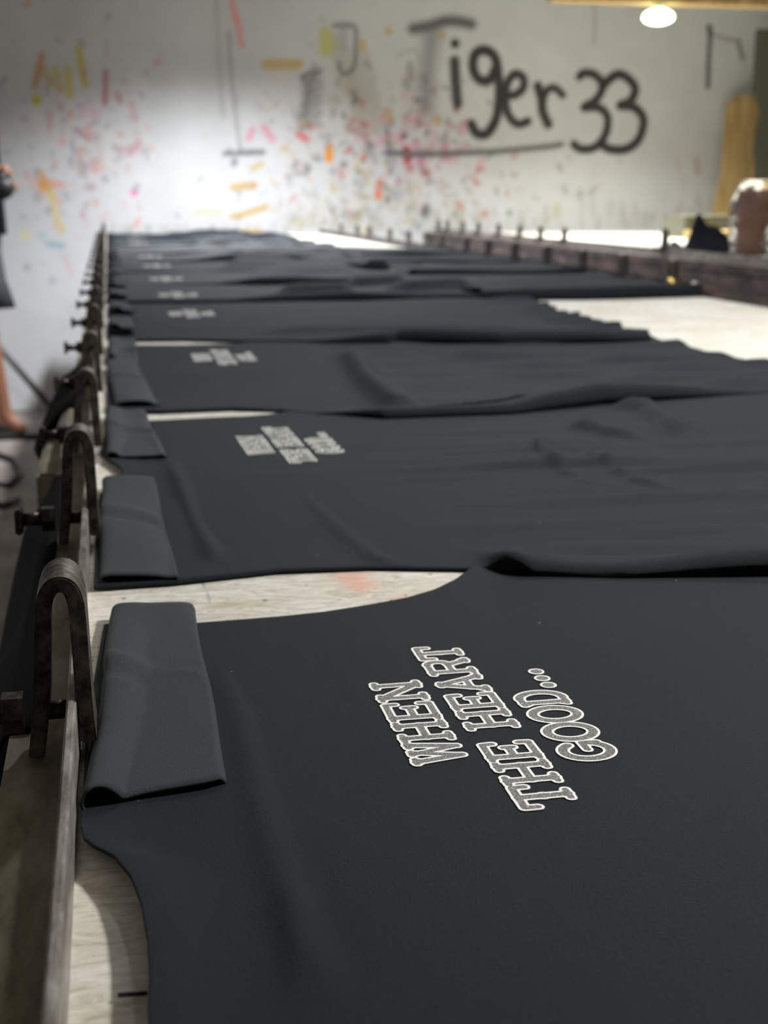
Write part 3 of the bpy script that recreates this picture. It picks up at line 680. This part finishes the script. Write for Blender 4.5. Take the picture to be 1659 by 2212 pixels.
# ---- shirt 3
s3 = shirt('dark shirt panel, third from the camera, with a deep slanting crease right of its lettering')
near3 = interp([(-.02, 1.040), P(345, 890, .002), P(500, 889), P(612, 892), P(700, 900), P(830, 908), P(1100, 898), P(1300, 876), P(1659, 852), (.7, 1.03)])
far3 = interp([(-.02, 1.48), P(282, 752), P(400, 751), P(503, 748), (.2, 1.56), (.7, 1.60)])
left3 = lambda v: np.interp(v, [0, .45, .52, .58, .7, 1], [-.007, -.007, .0, -.002, -.007, -.004])
def hem3(v): return np.interp(v, [0, .3, .6, 1], [.665, .630, .615, .630]) + .004 * np.sin(v * 23)
def z3(X, Y, U, Vv):
    z = waves(X, Y, 31, 16, 24, .0009) + smoothstep(.2, .35, X) * waves(X, Y, 33, 24, 70, .0050)
    for pts, h, w_ in (([(738, 762), (775, 800), (800, 840), (850, 880), (900, 893)], .011, .012), ([(1180, 880), (1350, 868), (1500, 850), (1659, 820)], .007, .022), ([(860, 758), (980, 760), (1100, 800)], .004, .02)):
        q = [P(*p) for p in pts]; z = z + ridge(X, Y, q, h, w_, .2)
    return flatten(X, Y, .11, 1.37, z) + .0004
panel('cloth', near3, far3, left3, hem3, 200, 130, z3, lambda X: .0006 + .0065 * smoothstep(.14, .2, X), s3, 3)
A3 = prof([(320, 888), (300, 889), (275, 888), (256, 884), (252, 876), (262, 869), (285, 866), (305, 866), (322, 868), (335, 873), (345, 880), (347, 886)], 1.045)
B3 = [(x + .002, z + .002) for x, z in B2]
flap(1.045, 1.315, A3, B3, s3, 7)
A3b = prof([(262, 789), (252, 789), (244, 784), (240, 776), (236, 768), (237, 763), (243, 764), (249, 776), (254, 787), (263, 790), (275, 787), (285, 783), (293, 781), (298, 786)], 1.335)
flap(1.335, 1.52, A3b, [(x + .003, z + .002) for x, z in B2b], s3, 8)
put_print(s3, .1095, 1.372, 0.0, .0025)

# ---- shirt 4
s4 = shirt('dark shirt panel, fourth from the camera, its ragged hem against the bare white tabletop')
near4 = interp([(-.02, 1.60), P(282, 740), P(400, 739), P(503, 742), P(700, 745), P(850, 742), (.30, 1.475), (.42, 1.45), (.55, 1.44), (.66, 1.46), (.7, 1.46)])
far4 = interp([(-.02, 2.10), (.1, 2.13), (.3, 2.15), (.66, 2.10), (.7, 2.08)])
def hem4(v): return np.interp(v, [0, .12, .5, .8, 1], [.60, .625, .625, .65, .665]) + .008 * np.sin(v * 41) * np.sin(v * 17)
def z4(X, Y, U, Vv):
    z = waves(X, Y, 41, 12, 18, .0016) + smoothstep(.85, 1, U) * waves(X, Y, 43, 20, 120, .006)
    q = [(.15, 1.62), (.3, 1.60), (.5, 1.585)]; z = z + ridge(X, Y, q, .008, .02)
    return flatten(X, Y, .109, 1.905, z) + .0008
def curl4(X): return .0010 + .016 * smoothstep(.20, .36, X) * smoothstep(.665, .56, X)
panel('cloth', near4, far4, lambda v: np.interp(v, [0, .4, .5, .6, 1], [-.006, -.006, .002, -.006, -.004]), hem4, 160, 110, z4, curl4, s4, 4)
put_print(s4, .109, 1.905, 0.0, .0030)
for j, (ya, yb) in enumerate(((1.62, 1.80), (1.88, 2.07))):
    flap(ya, yb, [(x + .006 + .004 * j, z * 1.7 + .001) for x, z in B2b], [(x + .005, z * 1.3) for x, z in B2], s4, 20 + j)

# ---- the far shirts of the left row
far_rows = [(2.11, 2.52, 2.252), (2.50, 2.99, 2.70), (2.96, 3.50, 3.223), (3.47, 4.02, 3.72), (4.0, 4.58, None), (4.55, 5.10, 4.79), (5.07, 5.68, 5.49), (5.64, 6.12, None)]
WORD = ['fifth', 'sixth', 'seventh', 'eighth', 'ninth', 'tenth', 'eleventh', 'farthest']
EX = ['with a dark folded band', 'in front of a dark ridge', 'with a small blurred print', 'under a rumpled strip', 'its print hidden by a fold', 'with a glinting print', 'with a pale double print', 'rumpled by the end of the table']
for k, (ya, yb, py) in enumerate(far_rows):
    sk = shirt('dark shirt panel, %s from the camera, %s' % (WORD[k], EX[k]) if k < 7 else 'dark shirt panel farthest from the camera, rumpled by the end of the table')
    r = np.random.RandomState(100 + k); ph = r.rand(6) * 6.28
    nf = lambda X, ya=ya, ph=ph: ya + .02 * np.sin(X * 9 + ph[0]) * smoothstep(.1, .3, X) + .010 * np.sin(X * 23 + ph[1])
    ff = lambda X, yb=yb, ph=ph: yb + .012 + .01 * np.sin(X * 7 + ph[2])
    hemx = .69 + .02 * k * .2
    lines_ = []
    for q in range(3 + (k > 3) * 2):
        x0_ = r.uniform(.2, .5); y0_ = r.uniform(ya + .08, yb - .05); lines_.append(([(x0_, y0_), (x0_ + r.uniform(.12, .3), y0_ + r.uniform(-.05, .05))], r.uniform(.008, .02), r.uniform(.015, .035)))
    def zf(X, Y, U, Vv, k=k, lines_=lines_, py=py, ph=ph):
        z = waves(X, Y, 200 + k, 14, 16, .003 if k > 1 else .0018) + smoothstep(.2, .4, X) * waves(X, Y, 300 + k, 18, 30, .005)
        for q, h_, w_ in lines_: z = z + ridge(X, Y, q, h_, w_)
        z = z + smoothstep(.8, 1, U) * waves(X, Y, 400 + k, 20, 70, .008)
        if py: z = flatten(X, Y, .11, py, z)
        return z + .003 + .0005 * k
    panel('cloth', nf, ff, lambda v: -.004 + .004 * np.sin(v * 20), lambda v, hemx=hemx, ph=ph: hemx + .015 * np.sin(v * 9 + ph[3]), 120, 60, zf,
          lambda X, ph=ph, k=k: .0022 + (.009 + .003 * (k % 2)) * (0.6 + .4 * np.sin(X * 11 + ph[4])) * smoothstep(.17, .28, X), sk, k)
    if py: put_print(sk, .108 + (-.008 if k == 5 else 0), py, 0, .0054 + .0005 * k)
    for j in range(2):
        a = ya + .03 + j * .24; 
        flap(a, a + .16, [(x + .006, z * 1.8 + .004) for x, z in (B2b if (k + j) % 2 else B2)], [(x + .006, z * 1.4 + .003) for x, z in B2], sk, 40 + 2 * k + j, n=24)

# ---- panels laid from the right rail
RW = ['nearest', 'second', 'third', 'farthest']
for k, (ya, yb, xa) in enumerate(((2.085, 2.62, .57), (2.66, 3.15, .60), (3.12, 3.62, .60), (3.58, 4.15, .66))):
    sk = shirt('dark shirt panel reaching the right rail, %s of that row' % RW[k]); sk['group'] = 'dark shirt panels along the right rail'
    r = np.random.RandomState(500 + k); ph = r.rand(6) * 6.28
    def zf(X, Y, U, Vv, k=k): return waves(X, Y, 600 + k, 16, 26, .004) + .010 + smoothstep(.9, 1, U) * .004
    panel('cloth', lambda X, ya=ya, ph=ph: ya + .012 * np.sin(X * 17 + ph[0]) , lambda X, yb=yb: yb + 0 * X, lambda v, xa=xa, ph=ph: xa + .03 * np.sin(v * 6 + ph[1]),
          lambda v: .955 + .006 * np.sin(v * 14), 70, 60, zf, lambda X: .007 + 0 * X, sk, k)

# ------------------------------------------------------------------ cloths hanging outside the left rail
def drape(label, Ya, Yb, z_low, bulge, name='hanging_shirt'):
    rows = []; n = 26
    for j in range(30):
        t = j / 29; Y = Ya + (Yb - Ya) * t
        top = [(-.0300, .0012), (-.0345, .0018), (-.0385, -.001)]
        c_ = []
        for x, z in top: c_.append((x, Y, z))
        for i in range(1, n):
            s = i / (n - 1); z = -.004 + (z_low * (1 - .3 * t)) * s
            x = -.041 - bulge * (s ** .7) * (.75 + .35 * math.sin(3.1 * t + .6)) - .006 * math.sin(9 * t + 4 * s)
            x += .03 * (max(0, t - .8) / .2) ** 2 * min(1, s * 5) * (bulge / .05) * .5
            c_.append((x, Y - .01 * s * math.sin(6 * t), z))
        rows.append(c_)
    G = np.array(rows); G[..., 2] += TZ; n1, n2 = G.shape[:2]; idx = np.arange(n1 * n2).reshape(n1, n2)
    Q = np.stack([idx[:-1, :-1], idx[1:, :-1], idx[1:, 1:], idx[:-1, 1:]], -1).reshape(-1, 4)
    o = mesh(name, G.reshape(-1, 3), Q.tolist(), M_DARKCLOTH); solid(o, .0012, -1); return tag(o, label, 'cloth')
drape('black cloth hanging over the outer edge of the table beside the two nearest clips', .40, .80, -.42, .07)
drape('small black rag hanging outside the left rail beside the fourth clip', 1.07, 1.34, -.05, .022, 'hanging_rag')

# ------------------------------------------------------------------ the person at the left edge
def person():
    PX, PY = -.572, 6.02
    root = empty('person', (PX, PY, 0))
    tag(root, 'person standing at the left edge, dark sleeve, grey shorts, hand holding something black', 'person')
    V = [(0, 0, .93), (0, 0, 1.10), (0, 0, 1.28), (0, -.01, 1.42), (0, -.015, 1.50), (.01, -.02, 1.60), (.015, -.02, 1.68),     # pelvis..head
         (.0, .17, 1.40), (.02, .20, 1.12), (.20, .15, 1.05),                                                                   # far arm
         (.0, -.18, 1.40), (.03, -.20, 1.13), (.115, -.15, 1.12), (.15, -.14, 1.12),                                               # near arm, wrist, palm
         (.0, -.09, .88), (.045, -.10, .50), (.10, -.10, .09), (.19, -.11, .03),                                                   # near leg
         (.0, .09, .88), (-.02, .10, .48), (-.03, .10, .09), (.08, .11, .03)]
    E_ = [(0, 1), (1, 2), (2, 3), (3, 4), (4, 5), (5, 6), (3, 7), (7, 8), (8, 9), (3, 10), (10, 11), (11, 12), (12, 13), (0, 14), (14, 15), (15, 16), (16, 17), (0, 18), (18, 19), (19, 20), (20, 21)]
    R_ = [.12, .11, .13, .10, .05, .085, .075, .05, .04, .028, .05, .04, .028, .032, .085, .052, .036, .03, .085, .052, .036, .03]
    me = bpy.data.meshes.new('body'); me.from_pydata(V, E_, []); me.update(); b = link('body', me, M_SKIN, root, False)
    b.modifiers.new('skin', 'SKIN'); b.modifiers.new('sub', 'SUBSURF').levels = 2; b.modifiers['sub'].render_levels = 2
    lay = me.skin_vertices[0].data
    for i, r in enumerate(R_): lay[i].radius = (r, r)
    lay[0].use_root = True
    # fingers
    for i in range(4):
        y = -.165 + i * .016; l = (.035, .042, .040, .032)[i]
        MB().tube([(.15, y, 1.125 - i * .002), (.15 + l * .6, y, 1.127), (.15 + l, y, 1.11), (.15 + l * .75, y, 1.09)], [.0095, .0085, .008, .0065], 8).build('finger', M_SKIN, root)
    MB().tube([(.135, -.125, 1.125), (.16, -.112, 1.135), (.185, -.118, 1.13)], [.011, .0095, .007], 8).build('thumb', M_SKIN, root)
    def ell(cx, cy, z, rx, ry, n=20): return [(cx + rx * math.cos(2 * math.pi * k / n), cy + ry * math.sin(2 * math.pi * k / n), z) for k in range(n)]
    o = MB().rings([ell(0, 0, .86, .15, .195), ell(0, 0, 1.0, .145, .185), ell(0, 0, 1.15, .14, .18), ell(0, 0, 1.32, .135, .20), ell(0, -.005, 1.42, .10, .18), ell(0, -.01, 1.47, .062, .075)], False).build('t_shirt', M_DARKCLOTH, root); solid(o, .004)
    for s, (sx, sz) in ((-1, (.035, 1.17)), (1, (.02, 1.17))):
        MB().tube([(0, s * .15, 1.425), (.008, s * .19, 1.36), (sx, s * .205, sz)], [.075, .075, .070], 14, False).build('sleeve', M_DARKCLOTH, root)
    for s, kx in ((-1, .05), (1, -.02)):
        o = MB().rings([ell(0, s * .06, .96, .125, .12), ell(0, s * .08, .85, .12, .11), ell(kx * .5, s * .09, .68, .115, .105), ell(kx * .8 + .02, s * .095, .56, .115, .10)], False).build('shorts_leg', M_GREYSHORT, root); solid(o, .004)
    hr = MB(); bmesh.ops.create_uvsphere(hr.bm, u_segments=18, v_segments=12, radius=.1)
    for q in hr.bm.verts: q.co = Vector((q.co.x * 1.02 + .0, q.co.y * .86 - .02, max(q.co.z, -.02 if q.co.x < .02 else .035) + 1.655))
    hr.build('hair', M_HAIR, root)
    for s in (-1, 1):
        e = MB(); bmesh.ops.create_uvsphere(e.bm, u_segments=10, v_segments=8, radius=.011)
        for q in e.bm.verts: q.co += Vector((.092, -.02 + s * .03, 1.645))
        e.build('eye', M_BLACK, root)
    MB().tube([(.085, -.02, 1.66), (.112, -.02, 1.625), (.09, -.02, 1.612)], [.010, .014, .010], 8).build('nose', M_SKIN, root)
    # sandals
    for x, y in ((.10, -.105), (-.03, .105)):
        flat('sandal', MB().box(x - .06, x + .20, y - .045, y + .045, .0, .022, .008), M_BLACK, root)
    g = MB(); bmesh.ops.create_uvsphere(g.bm, u_segments=16, v_segments=10, radius=.05)
    for q in g.bm.verts: q.co = Vector((q.co.x * 1.1 + .150, q.co.y * .8 - .145, q.co.z * 1.0 + 1.052))
    o = g.build('black_pouch', M_BLACK); o.location = (PX, PY, 0); tag(o, 'black rounded pouch held in the hand of the person at left', 'pouch')
person()

# leaning pipe and cable on the floor at left
a = P(118, 888, -TZ); a = (a[0], min(a[1], 6.6)); q = atY(-40, 705, 6.55)
tag(MB().tube([(a[0], a[1], .012), (q[0], 6.55, TZ + q[1])], .016, 12).build('leaning_pipe', M_PIPE), 'thin dark pipe slanting down to the floor at the left', 'pipe')
cpts = [(*P(x, y, -TZ), .012) for x, y in ((-60, 960), (-10, 985), (30, 1000), (45, 1030), (20, 1055), (-30, 1050), (-60, 1080), (10, 1100), (40, 1085))]
tag(MB().tube(cpts, .011, 10).build('coiled_cable', M_BLACK), 'dark cable coiled on the floor at the left edge', 'cable')

# ------------------------------------------------------------------ right hand side objects
def slab(name, px, Y, th, m, label, cat, lean=0.0, bottom=None):
    pts = [atY(x, y, Y) for x, y in px]; bm = bmesh.new()
    zb = min(p[1] for p in pts)
    f0 = [bm.verts.new((x, Y + lean * (z - zb), z + TZ)) for x, z in pts]; f1 = [bm.verts.new((x, Y + lean * (z - zb) + th, z + TZ)) for x, z in pts]
    bm.faces.new(f0); bm.faces.new(f1[::-1]); n = len(pts)
    for i in range(n): bm.faces.new((f0[i], f1[i], f1[(i + 1) % n], f0[(i + 1) % n]))
    mb = MB(); mb.bm.free(); mb.bm = bm; return tag(flat(name, mb, m), label, cat)
def atz(x, Y, z):  # pixel row for a height, so a board can stand on the floor
    return None
slab('plywood_board', [(1500, 960), (1552, 458), (1573, 374), (1587, 225), (1607, 204), (1700, 200), (1730, 960)], 6.50, .018, M_WOOD, 'bare yellow plywood board leaning on the back wall at the right', 'board', .05)
slab('grey_green_panel', [(1610, 960), (1641, 400), (1636, 320), (1650, 240), (1635, 190), (1645, 60), (1740, 60), (1740, 960)], 6.44, .02, M_OLIVE, 'dark grey-green panel standing at the right edge in front of the plywood', 'panel', .02)
# beam and lamp
bx0 = atY(1190, 5, 5.5)[0]
b = flat('ceiling_beam', MB().box(bx0, X1, 5.46, 5.56, TZ + .935, TZ + 1.02, .004), M_WOOD); b['category'] = 'beam'; tag(b, 'orange-brown wooden beam crossing the top right corner', 'beam')
for x in (bx0 + .1, 3.6): flat('hanger_strap', MB().box(x, x + .03, 5.50, 5.52, TZ + 1.02, TZ + Z1), M_PIPE, b)
lx, lz = atY(1422, 38, 5.5)
lamp = tag(empty('pendant_lamp', (lx, 5.50, TZ + lz)), 'small glowing pendant lamp under the wooden beam at upper right', 'lamp')
g = MB(); bmesh.ops.create_uvsphere(g.bm, u_segments=24, v_segments=14, radius=1)
for q in g.bm.verts: q.co = Vector((q.co.x * .064, q.co.y * .064, q.co.z * (.028 if q.co.z < 0 else .034)))
g.build('diffuser', M_BULB, lamp)
MB().tube([(0, 0, .036), (0, 0, .06), (0, 0, .1)], [.03, .02, .012], 14).build('socket', M_SOCKET, lamp)

# black cloth heap, grey cloth and small items on the right-hand table
def heap(name, cx, cy, rx, ry, peaks, m, label, cat, seed):
    rows = []; r = np.random.RandomState(seed); n = 30
    for j in range(n + 1):
        row = []
        for i in range(n + 1):
            a = 2 * i / n - 1; b_ = 2 * j / n - 1
            x = cx + rx * a * math.sqrt(1 - b_ * b_ / 2); y = cy + ry * b_ * math.sqrt(1 - a * a / 2)
            e = max(0, 1 - (a * a + b_ * b_ - .5 * a * a * b_ * b_ * 2) ** 1.0); z = .004
            for (qx, qy, h, w_) in peaks: z += h * math.exp(-(((x - cx) / rx - qx) ** 2 + ((y - cy) / ry - qy) ** 2) / w_) * min(1, e * 3)
            z += .012 * min(1, e * 2) * noise.noise((x * 22, y * 22, seed)); row.append((x, y, TZ + max(z, .003)))
        rows.append(row)
    G = np.array(rows); idx = np.arange((n + 1) ** 2).reshape(n + 1, n + 1)
    Q = np.stack([idx[:-1, :-1], idx[:-1, 1:], idx[1:, 1:], idx[1:, :-1]], -1).reshape(-1, 4)
    o = mesh(name, G.reshape(-1, 3), Q.tolist(), m); solid(o, .002, -1); return tag(o, label, cat)
hx, hy = P(1535, 548)
heap('crumpled_cloth', hx + .05, hy + .12, .10, .13, [(-.25, .3, .10, .06), (.1, .0, .055, .12), (.4, -.3, .03, .2)], M_DARKCLOTH, 'black crumpled cloth heap on the right-hand table beside the tall clip', 'cloth', 3)
gx_, gy_ = P(1455, 541)
heap('grey_rag', gx_ + .01, gy_ + .02, .05, .09, [(0, 0, .030, .2)], M_GREYSHORT, 'small grey rag lying on the right-hand table, left of the tall clip', 'cloth', 5)
x_, y_ = P(1575, 520)
tag(flat('wooden_block', MB().box(x_ - .08, x_ + .12, y_, y_ + .25, TZ, TZ + .035, .003), M_WOOD), 'pale wooden block on the right-hand table behind the black cloth', 'block')
tag(flat('olive_box', MB().box(x_ - .05, x_ + .22, y_ + .3, y_ + .55, TZ, TZ + .09, .006), M_OLIVE), 'dull olive box on the right-hand table below the plywood board', 'box')
# brown tub wrapped in clear film
tx, ty = P(1650, 553)
tub = tag(empty('wrapped_roll', (tx - .005, ty + .05, TZ)), 'brown roll wrapped in crinkled clear plastic at the right edge', 'roll')
def crumple(rfun, z0, z1, amp, seed, n=40, rowsn=26):
    rr = []
    for j in range(rowsn):
        t = j / (rowsn - 1); z = z0 + (z1 - z0) * t; rr.append([((rfun(t) + amp * noise.noise((math.cos(2 * math.pi * k / n) * 3, math.sin(2 * math.pi * k / n) * 3, t * 7 + seed))) * math.cos(2 * math.pi * k / n),
            (rfun(t) + amp * noise.noise((math.cos(2 * math.pi * k / n) * 3 + 9, math.sin(2 * math.pi * k / n) * 3, t * 7 + seed))) * math.sin(2 * math.pi * k / n), z) for k in range(n)])
    return rr
MB().rings([[(.052 * math.cos(2 * math.pi * k / 28), .052 * math.sin(2 * math.pi * k / 28), z) for k in range(28)] for z in (.001, .09, .18)]).build('roll_core', M_BROWN, tub)
MB().rings(crumple(lambda t: .068 * (1 if t < .8 else 1 - (t - .8) * 2.2), .001, .21, .02, 1)).build('plastic_wrap', M_PLASTIC, tub)
bag = MB().rings(crumple(lambda t: .016 + .022 * math.sin(math.pi * min(1, t * 1.1)) , -.04, .13, .02, 6)).build('plastic_bag', M_PLASTIC)
bx_, by_ = 1.53, 2.92
bag.location = (bx_, by_, TZ + .02); tag(bag, 'crumpled clear plastic bag hanging over the right-hand table edge', 'bag')
# brass knob, and an added pale cap standing for a highlight on the rail
for px_, nm, mm, lb in ((1457, 'brass_knob', M_BRASS, 'brass knob glinting on the right rail of the shirt table'), (1500, 'highlight_cap', M_RAIL, 'pale metal cap on the right rail, nearer than the brass knob')):
    Yk = 2.22 if px_ == 1457 else 2.12
    tag(MB().tube([(XQ - .016, Yk, TZ + .014), (XQ - .010, Yk, TZ + .016), (XQ - .0015, Yk, TZ + .016)], [.006, .011, .007], 14).build(nm, mm), lb, 'knob')

th = [(*P(x, y, .002), TZ + .0012) for x, y in ((254, 2142), (285, 2140), (318, 2138))]
tag(MB().tube(th, .0005, 6).build('loose_thread', M_BLACK), 'short black thread lying on the bare tabletop beside the nearest neckline', 'thread')
